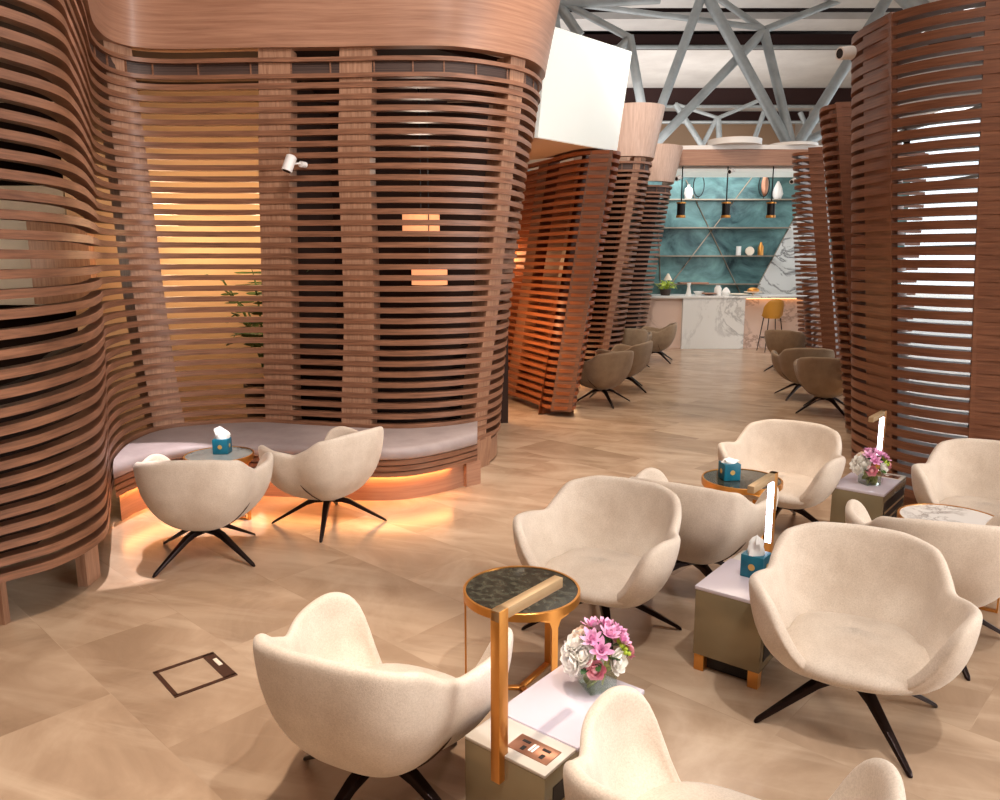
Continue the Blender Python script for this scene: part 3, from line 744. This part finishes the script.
# ------------------------------------------------------------------ plant and lamps inside the pod
pp = thing('potted_palm', 'palm plant glimpsed through the slats behind the bench', 'plant', (-2.42, 8.0, 0))
mb = MB(); mb.lathe([(0, 0), (.15, 0), (.19, .45), (.17, .45), (.15, .05)], n=24); mb.build('planter', 'terracotta', pp)
mb = MB(); rnd = random.Random(2)
for i in range(16):
    a = 2*PI*i/16+rnd.uniform(-.2, .2); L = rnd.uniform(.35, .6); pts = []
    for k in range(8):
        f = k/7; pts.append(Vector((math.cos(a)*L*.75*f, math.sin(a)*L*.6*f, .45+1.25*f**.8*rnd.uniform(.98, 1.02)*(L/.6)-.5*f*f)))
    mb.tube(pts, [.008]*6+[.004, .002], 5)
    for k in range(2, 8):
        d = (pts[k]-pts[k-1]).normalized(); s = d.cross(Vector((0, 0, 1))).normalized()
        for sg in (-1, 1):
            c = pts[k]+s*sg*.07; R = Matrix((s*sg, d, s.cross(d))).transposed(); mb.ell(c, (.09, .012, .003), 8, 4, R)
mb.build('fronds', 'plant', pp); pp.scale = (1.25, 1.1, 1.6)
def drum(p, label, r=.2, h=.22):
    root = thing('pendant_lamp', label, 'lamp', p)
    mb = MB(); mb.lathe([(r, 0), (r, h), (r-.01, h), (r-.01, 0), (r, 0)], n=32); mb.build('lamp_shade', 'lampshade', root)
    mb = MB(); mb.cyl((0, 0, h*.5), (0, 0, 3.76-p[2]), .006, n=8); mb.build('cord', 'black', root)
drum((-.85, 8.6, 2.28), 'warm glowing drum lamp seen through the slats, upper one right of the posts')
drum((-.75, 8.4, 1.72), 'warm glowing drum lamp seen through the slats, lower one right of the posts', .19, .2)

# ------------------------------------------------------------------ counter, back wall, stool
ct = thing('bar_counter', 'long marble bar counter at the far end of the aisle', 'counter')
mb = MB(); mb.box((2.75, 17.95, .56), (2.62, .9, 1.12)); mb.build('left_front', 'pink_marble', ct)
mb = MB(); mb.box((4.75, 17.9, .56), (1.38, 1.0, 1.12)); mb.build('centre_front', 'counter_marble', ct)
mb = MB(); mb.box((7.2, 17.98, .56), (3.52, .84, 1.12)); mb.build('right_front', 'pink_marble', ct)
mb = MB(); mb.box((5.2, 17.92, 1.145), (7.6, 1.1, .05)); mb.build('counter_top', 'counter_marble', ct, bevel=.005)
mb = MB(); mb.box((7.2, 17.50, 1.112), (3.4, .03, .01)); mb.build('light_strip', 'led_soft', ct)

YB = 19.6
wb = MB(); wb.box((5, YB+.15, 2.05), (10, .2, 4.1)); o = wb.build('wall_back', 'teal_wall'); tag(o, kind='structure')
tr = MB()
A, B, C, D = at(797, 213, YB), at(752, 297, YB), at(830, 297, YB), at(830, 213, YB)
for q in (A, B, C, D): q.y = YB+.02
tr.add([A, B, C, D]+[q+Vector((0, .03, 0)) for q in (A, B, C, D)], [(0, 1, 2, 3), (4, 7, 6, 5), (0, 4, 5, 1), (1, 5, 6, 2), (2, 6, 7, 3), (3, 7, 4, 0)])
o = tr.build('wall_back_marble', 'counter_marble'); o.name = 'trim_1'; tag(o, kind='structure')
for i, (p, q) in enumerate((((756, 172), (668, 288)), ((686, 180), (742, 297)), ((797, 213), (752, 297)), ((657, 190), (661, 300)))):
    m = MB(); m.tube([at(*p, YB+.03), at(*q, YB+.03)], .014, 6); o = m.build('trim_%d' % (i+2), 'brass_line'); tag(o, kind='structure')
for i, (v_, u0, u1, nm) in enumerate(((200, 655, 797, 'topmost'), (228, 655, 788, 'second from the top'), (256, 655, 774, 'third from the top'), (284, 655, 758, 'lowest'))):
    a = at(u0, v_, YB-.05); b = at(u1, v_, YB-.05)
    m = MB(); m.box(((a.x+b.x)/2, YB-.1, a.z), (b.x-a.x, .3, .03)); o = m.build('wall_shelf', 'brass_line')
    tag(o, 'thin metal shelf on the teal wall, %s of four' % nm, 'shelf', 'shelves on the teal wall')
def small(name, u, v_, Yd, prof, mat, label, cat, group=None):
    p = at(u, v_, Yd); m = MB(); m.lathe(prof, n=20); o = m.build(name, mat); o.location = p; tag(o, label, cat, group); return o
zs = lambda v_: at(500, v_, YB-.05).z+.015
def shelf_item(name, u, sv, prof, mat, label, cat):
    p = at(u, sv, YB-.1); m = MB(); m.lathe(prof, n=20); o = m.build(name, mat); o.location = (p.x, YB-.12, zs(sv)); tag(o, label, cat); return o
shelf_item('vase', 688, 200, [(0, 0), (.08, 0), (.11, .12), (.09, .25), (.03, .3), (.04, .34), (0, .34)], 'white_gloss', 'white vase on the left of the top teal shelf', 'vase')
shelf_item('vase', 777, 200, [(0, 0), (.08, 0), (.13, .12), (.09, .28), (.02, .42), (0, .42)], 'white_gloss', 'white pear shaped vase on the right of the top teal shelf', 'vase')
shelf_item('candle', 738, 256, [(0, 0), (.06, 0), (.06, .22), (0, .22)], 'white_gloss', 'white cylinder candle on the third teal shelf', 'candle')
shelf_item('vase', 760, 256, [(0, 0), (.07, 0), (.07, .2), (.04, .26), (.02, .32), (0, .32)], 'brass', 'gold bottle vase on the third teal shelf', 'vase')
p = at(749, 256, YB-.1); m = MB(); m.cyl((p.x, YB-.16, zs(256)+.105), (p.x, YB-.1, zs(256)+.105), .105, n=28); m.box((p.x, YB-.13, zs(256)+.005), (.08, .06, .012)); tag(m.build('decor_disc', 'outlet'), 'round cream disc ornament on the third teal shelf', 'ornament')
def leaf_sculpt(u, label, mat, solid):
    p = at(u, 200, YB-.1); base = Vector((p.x, YB-.12, zs(200)))
    root = thing('leaf_sculpture', label, 'sculpture', base)
    m = MB(); n = 20; pts = []
    for i in range(n+1):
        t = PI*i/n; pts.append(Vector((.13*math.sin(t)*math.copysign(1, 1), 0, .06+.52*(1-math.cos(t))/2)))
    pts2 = [Vector((-q.x, 0, q.z)) for q in pts]
    m.tube(pts, .012, 6); m.tube(pts2, .012, 6); m.cyl((0, 0, 0), (0, 0, .07), .012, n=8); m.cyl((0, 0, 0), (0, 0, .012), .06, n=16); m.build('frame', mat, root)
    if solid:
        m = MB(); m.ell((.02, 0, .32), (.09, .03, .25), 12, 8); m.build('blade', 'rose_brass', root)
leaf_sculpt(698, 'open black leaf shaped sculpture on the top teal shelf', 'black', False)
leaf_sculpt(763, 'dark leaf sculpture with copper blade on the top teal shelf', 'black', True)
# things on the counter
zc = 1.17
def citem(u, name, mat, prof, label, cat, y=17.75, group=None):
    m = MB(); m.lathe(prof, n=20); o = m.build(name, mat); o.location = ((u-500)/F*y*1.0, y, zc); return tag(o, label, cat, group)
citem(687, 'jug', 'white_gloss', [(0, 0), (.07, 0), (.05, .08), (.03, .2), (.05, .28), (0, .28)], 'tall white jug on the counter left of centre', 'jug')
citem(697, 'bowl', 'white_gloss', [(0, 0), (.05, 0), (.12, .09), (.115, .09), (.04, .01)], 'white bowl on the counter beside the jug', 'bowl')
citem(707, 'plate', 'rose_brass', [(0, 0), (.05, 0), (.2, .05), (.19, .06), (0, .03)], 'wide low dish on the counter in front of the teal wall', 'plate')
citem(716, 'glass_jar', 'white_gloss', [(0, 0), (.08, 0), (.08, .16), (.05, .2), (.05, .22), (0, .22)], 'pale blue-white jar in the middle of the counter', 'jar')
citem(724, 'teapot', 'white_gloss', [(0, 0), (.07, 0), (.1, .07), (.05, .15), (.015, .18), (0, .18)], 'white teapot in the middle of the counter', 'teapot')
citem(737, 'plate', 'outlet', [(0, 0), (.07, 0), (.22, .03), (.2, .04), (0, .03)], 'cream plate on the counter right of the teapot', 'plate')
ck = thing('cake_stand', 'cake stand with bread on the counter near the marble triangle', 'cake stand', ((751-500)/F*17.75, 17.75, zc))
m = MB(); m.lathe([(0, 0), (.08, 0), (.02, .02), (.02, .06), (.2, .07), (.2, .085), (0, .085)], n=24); m.build('stand', 'outlet', ck)
m = MB(); m.ell((0, 0, .11), (.14, .1, .07)); m.build('bread', 'brass', ck)
cp_ = thing('counter_plant', 'green leafy plant in a pot at the left end of the counter', 'plant', ((664-500)/F*17.75, 17.75, zc))
m = MB(); m.lathe([(0, 0), (.1, 0), (.13, .14), (.12, .14), (0, .1)], n=20); m.build('pot', 'terracotta', cp_)
m = MB(); rnd = random.Random(4)
for i in range(70):
    a = rnd.uniform(0, 2*PI); el = rnd.uniform(0, 1.4); r = rnd.uniform(.08, .2)
    m.ell((r*1.2*math.cos(a)*math.cos(el), r*math.sin(a)*math.cos(el), .16+r*.9*math.sin(el)), (.05, .03, .006), 7, 4, Matrix.Rotation(a, 3, 'Z') @ Matrix.Rotation(rnd.uniform(-1, 1), 3, 'Y'))
m.build('leaves', 'berry', cp_)
tl = thing('table_lamp', 'small cream cone lamp behind the counter plant', 'lamp', ((666-500)/F*18.1, 18.1, zc))
m = MB(); m.lathe([(.1, .33), (.02, .48), (0, .48), (0, .33)], n=20); m.build('lamp_shade', 'outlet', tl)
m = MB(); m.lathe([(0, 0), (.06, 0), (.06, .02), (.015, .03), (.015, .34), (0, .34)], n=16); m.build('base', 'black', tl)
tray = MB(); tray.box(((692-500)/F*19.2, YB-.3, 1.62), (.7, .3, .03)); 
o = tray.build('serving_tray', 'rose_brass'); o.location.z = at(692, 284, YB-.05).z+.02-1.605; tag(o, 'long copper tray on the lowest teal shelf', 'tray')

st = thing('bar_stool', 'mustard bar stool with thin dark legs at the lit end of the counter', 'stool', (5.88, 16.9, 0), math.radians(95))
m = MB(); nu = 24; vs = []
for j in range(7):
    f = j/6
    for i in range(nu):
        t = 2*PI*i/nu; back = max(0, -math.cos(t)); hgt = .06+.36*back**.5 if back > 0 else .06
        r = .16+.06*f
        vs.append((r*math.cos(t), r*1.05*math.sin(t), .72+hgt*f))
fs = [(j*nu+i, j*nu+(i+1) % nu, (j+1)*nu+(i+1) % nu, (j+1)*nu+i) for j in range(6) for i in range(nu)]+[tuple(range(nu))[::-1]]
m.add(vs, fs); o = m.build('seat_shell', 'mustard', st); md = o.modifiers.new('s', 'SOLIDIFY'); md.thickness = .03
m = MB(); m.lathe([(0, .76), (.17, .76), (.18, .80), (.14, .82), (0, .82)], n=24); m.build('seat', 'mustard', st)
for sx in (-1, 1):
    for sy in (-1, 1):
        m = MB(); m.cyl((sx*.13, sy*.13, .73), (sx*.21, sy*.21, 0), .012, .009, 8); m.build('leg', 'leg', st)
m = MB()
for a, b in (((-1, -1), (1, -1)), ((1, -1), (1, 1)), ((1, 1), (-1, 1)), ((-1, 1), (-1, -1))): m.cyl((a[0]*.178, a[1]*.178, .3), (b[0]*.178, b[1]*.178, .3), .009, n=8)
m.build('footrest', 'leg', st)

# canopy beam and pendants over the counter
bm_ = thing('canopy_beam', 'brown wooden beam with white ledge spanning over the bar counter', 'beam')
m = MB(); m.box((6.0, 17.1, 4.05), (5.6, .6, .32)); m.build('beam', 'wood_fascia', bm_)
m = MB(); m.prism([(3.0+.0, 17.0), (5.0, 16.75), (7.0, 16.9), (9.0, 17.4), (9.0, 18.4), (3.0, 18.4)], 4.215, 4.30); m.cyl((4.9, 17.0, 4.3), (4.9, 17.0, 4.42), .55, n=40); m.cyl((6.2, 17.2, 4.3), (6.2, 17.2, 4.36), .5, n=32); m.build('ledge', 'white_paint', bm_)
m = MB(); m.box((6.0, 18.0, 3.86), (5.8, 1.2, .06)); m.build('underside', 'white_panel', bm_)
for i, (u, nm) in enumerate(((681, 'leftmost of three'), (726, 'middle of three'), (771, 'rightmost of three'))):
    p = at(u, 210, 17.0); r = thing('pendant_light', 'black and gold cylinder pendant over the counter, %s' % nm, 'pendant', p, 0, 'black and gold pendants')
    m = MB(); m.cyl((0, 0, -.11), (0, 0, .13), .085, n=24); m.build('shade', 'black', r)
    m = MB(); m.cyl((0, 0, -.16), (0, 0, -.11), .1, n=24); m.cyl((0, 0, .13), (0, 0, .16), .1, n=24); m.build('ring', 'brass', r)
    m = MB(); m.cyl((0, 0, .16), (0, 0, 3.9-p.z), .014, n=8); m.build('rod', 'black', r)
for u, v_, nm in ((678, 178, 'left'), (731, 171, 'middle'), (793, 181, 'right')):
    spot_fix(at(u, v_, 16.9), (-.6, -.6, -.3), 'tiny white spotlight under the canopy beam, %s one' % nm, .05, .13)

# ------------------------------------------------------------------ hall shell
m = MB(); m.box((3, 20, -.05), (44, 60, .1)); tag(m.build('floor', 'floor'), kind='structure')
m = MB(); m.box((0, 44, 5.5), (32, .3, 11)); tag(m.build('wall_far', 'far_wall'), kind='structure')
# roof: pale membrane bays running across, with dark recessed channels
Zr = 9.4
roof = MB(); ys = [-6, 12, 20.8, 21.3, 27.0, 28.0, 35.8, 38.4, 45]
for a, b in ((-6, 25.2), (26.3, 27.6), (29.0, 37.4), (40.2, 45)): roof.box((0, (a+b)/2, Zr+.1), (32.3, b-a, .2))
tag(roof.build('ceiling', 'roof_white'), kind='structure')
m = MB(); m.box((0, 19, Zr+1.2), (32.3, 53, .2)); tag(m.build('ceiling_deck', 'roof_dark'), kind='structure').name = 'ceiling_upper'
for i, (y, z0_) in enumerate(((28.0, 9.05), (36.4, 8.68), (42.0, 8.9))):
    m = MB(); m.box((0, y+.3, (z0_+Zr)/2), (31.9, .6, Zr-z0_)); o = m.build('trim_%d' % (20+i), 'roof_dark'); tag(o, kind='structure')
    m = MB(); m.cyl((-15.8, y-.1, z0_-.08), (15.8, y-.1, z0_-.08), .07, n=10); o = m.build('trim_%d' % (10+i), 'steel'); tag(o, kind='structure')
def truss(name_label, members):
    root = thing('roof_truss', name_label, 'roof truss')
    for (p, q, r) in members:
        m = MB(); m.cyl(at(*p), at(*q), r, n=12); m.build('truss_tube', 'steel', root)
Y1 = 23.0
truss('grey tubular roof truss, the large near one above the aisle', [
 ((704, -10, Y1), (657, 118, Y1), .13), ((706, -6, Y1), (790, 148, Y1), .15), ((640, 160, Y1+.3), (764, 31, Y1+.3), .13),
 ((764, 31, Y1+.3), (792, 146, Y1), .13), ((764, 30, Y1+.3), (850, -4, Y1+2), .10), ((764, 30, Y1+.3), (712, -6, Y1+1), .09),
 ((762, 28, Y1+.3), (575, 4, Y1+1), .08), ((890, -6, Y1+.2), (796, 147, Y1), .15), ((797, 148, Y1), (850, 118, Y1+2), .13), ((899, -12, Y1+1), (935, 25, Y1+1), .28)])
truss('grey tubular roof truss at the upper left above the white panel', [
 ((553, -4, Y1-2), (557, 30, Y1-2), .10), ((559, 5, Y1-2), (580, 36, Y1-2), .13), ((568, 5, Y1-2), (630, 38, Y1-2), .09), ((629, 36, Y1-2), (645, 125, Y1-2), .12), ((630, 38, Y1-2), (615, 52, Y1-2), .10), ((545, 3, Y1-2), (660, -3, Y1-2), .16)])
truss('smaller grey roof truss seen far beyond the bar', [
 ((675, 104, 34), (705, 150, 34), .12), ((717, 118, 34), (700, 150, 34), .1), ((718, 118, 34), (720, 150, 34), .12), ((675, 104, 34), (718, 118, 34), .07), ((718, 118, 34), (760, 100, 34), .08), ((764, 112, 34), (752, 146, 34), .1), ((800, 112, 34), (812, 140, 34), .1), ((640, 122, 34), (860, 122, 34), .05), ((815, 112, 34), (805, 140, 34), .09)])
# daylight facade on the right
fx = 16.0
bays = [(-7, -2), (-2, 3.4), (3.4, 8.8), (8.8, 14.2), (14.2, 19.6), (19.6, 25), (25, 32), (32, 38), (38, 44)]
m = MB(); m.box((fx, 18.5, 8.35), (.3, 51, 2.1))
tag(m.build('wall_right', 'roof_white'), kind='structure')
m = MB(); m.box((-1, -7, 4.7), (34, .3, 9.4)); tag(m.build('wall_near', 'far_wall'), kind='structure')  # unseen wall added to block world light from behind the camera
m = MB(); m.box((-16, 18.5, 4.7), (.3, 51, 9.4)); tag(m.build('wall_left', 'far_wall'), kind='structure')  # unseen side wall added to hold back ambient light from the left
for i, (a, b) in enumerate(bays):
    m = MB()
    for y in (a, b): m.box((fx, y, 3.5), (.2, .14, 7))
    for z in (.06, 2.4, 4.7, 6.95): m.box((fx, (a+b)/2, z), (.16, b-a, .1))
    w = m.build('window_%d' % (i+1), 'mullion'); tag(w, kind='structure')
    m = MB(); m.box((fx, (a+b)/2, 3.5), (.02, b-a, 6.9)); g = m.build('pane', 'window_glass', w)

# ------------------------------------------------------------------ light
w = bpy.data.worlds.new('daylight'); SC.world = w; w.use_nodes = True
bg = w.node_tree.nodes['Background']; bg.inputs[0].default_value = (1.0, .975, .95, 1); bg.inputs[1].default_value = 2.6
def light(kind, loc, power, col=(1, 1, 1), size=.5, aim=None, spot=60, blend=.3, sy=None):
    l = bpy.data.lights.new('lamp', kind); l.energy = power; l.color = col
    if kind == 'AREA':
        l.size = size
        if sy: l.shape = 'RECTANGLE'; l.size_y = sy
    else: l.shadow_soft_size = size
    if kind == 'SPOT': l.spot_size = math.radians(spot); l.spot_blend = blend
    o = bpy.data.objects.new('lamp', l); COL.objects.link(o); o.location = loc
    if aim is not None: o.rotation_euler = (Vector(aim)-Vector(loc)).to_track_quat('-Z', 'Y').to_euler()
    return o
WARM = (1, .82, .66); NEUT = (1, .95, .90); AMB = (1, .56, .26)
light('AREA', (9.5, -2.0, 4.2), 780, (1, .96, .93), 4, (-2.5, 5, 1.6))  # unseen area light added to boost daylight from the right windows
light('AREA', (0, 0.0, 8.5), 220, NEUT, 3, (0, 4, 0))
light('AREA', (2.5, 12, 8.5), 420, WARM, 4, (2.5, 12, 0))
light('SPOT', (-.4, 2.6, 7.0), 1200, WARM, .1, (-1.6, 2.3, 0), 40, .35)
light('SPOT', (1.6, .5, 7.0), 750, NEUT, .1, (1.5, 3.0, 0), 60, .5)
light('SPOT', (.8, 1.5, 6.5), 700, (1, .88, .80), .15, (-1.2, 7, 2.0), 52, .6)  # unseen spot added from the camera side to brighten the niche
light('SPOT', (-2.0, 4.9, 7.2), 3000, (1, .9, .92), .03, (-2.72, 5.42, 0), 15.6, .04)
light('SPOT', (1.2, 6.5, 6.8), 800, WARM, .1, (.8, 7.5, 0), 48, .3)
light('POINT', (-5.6, 7.4, 2.0), 24, WARM, .2)
light('SPOT', (1.5, 7.5, 6.8), 900, NEUT, .2, (1.9, 13.2, 3.6), 50, .6)  # unseen spot added to brighten the far left towers and crowns
# inside the pod
light('POINT', (-2.25, 7.75, 2.2), 30, (1, .66, .38), .15)
light('POINT', (-3.3, 7.8, 2.2), 36, (1, .66, .38), .15)
light('POINT', (-4.4, 5.2, 3.0), 6, WARM, .2)
light('POINT', (-.8, 8.2, 2.9), 8, WARM, .1)
# by the orange screen
light('POINT', (-.2, 9.9, 1.2), 60, AMB, .2)
light('POINT', (.2, 12.0, 2.0), 20, AMB, .2)
light('POINT', (1.1, 12.3, .35), 12, AMB, .1)
light('POINT', (4.7, 9.3, .3), 10, AMB, .1)
light('AREA', (5, 18.9, 3.8), 70, (1, 1, 1), 3, (5, 19.6, 2))
# unseen area lights added to brighten the roof
light('AREA', (2, 25, 4.5), 420, (1, .97, .95), 8, (3, 27, 9.4))
light('AREA', (6, 33, 5), 420, (1, .95, .9), 8, (6, 35, 9.4))
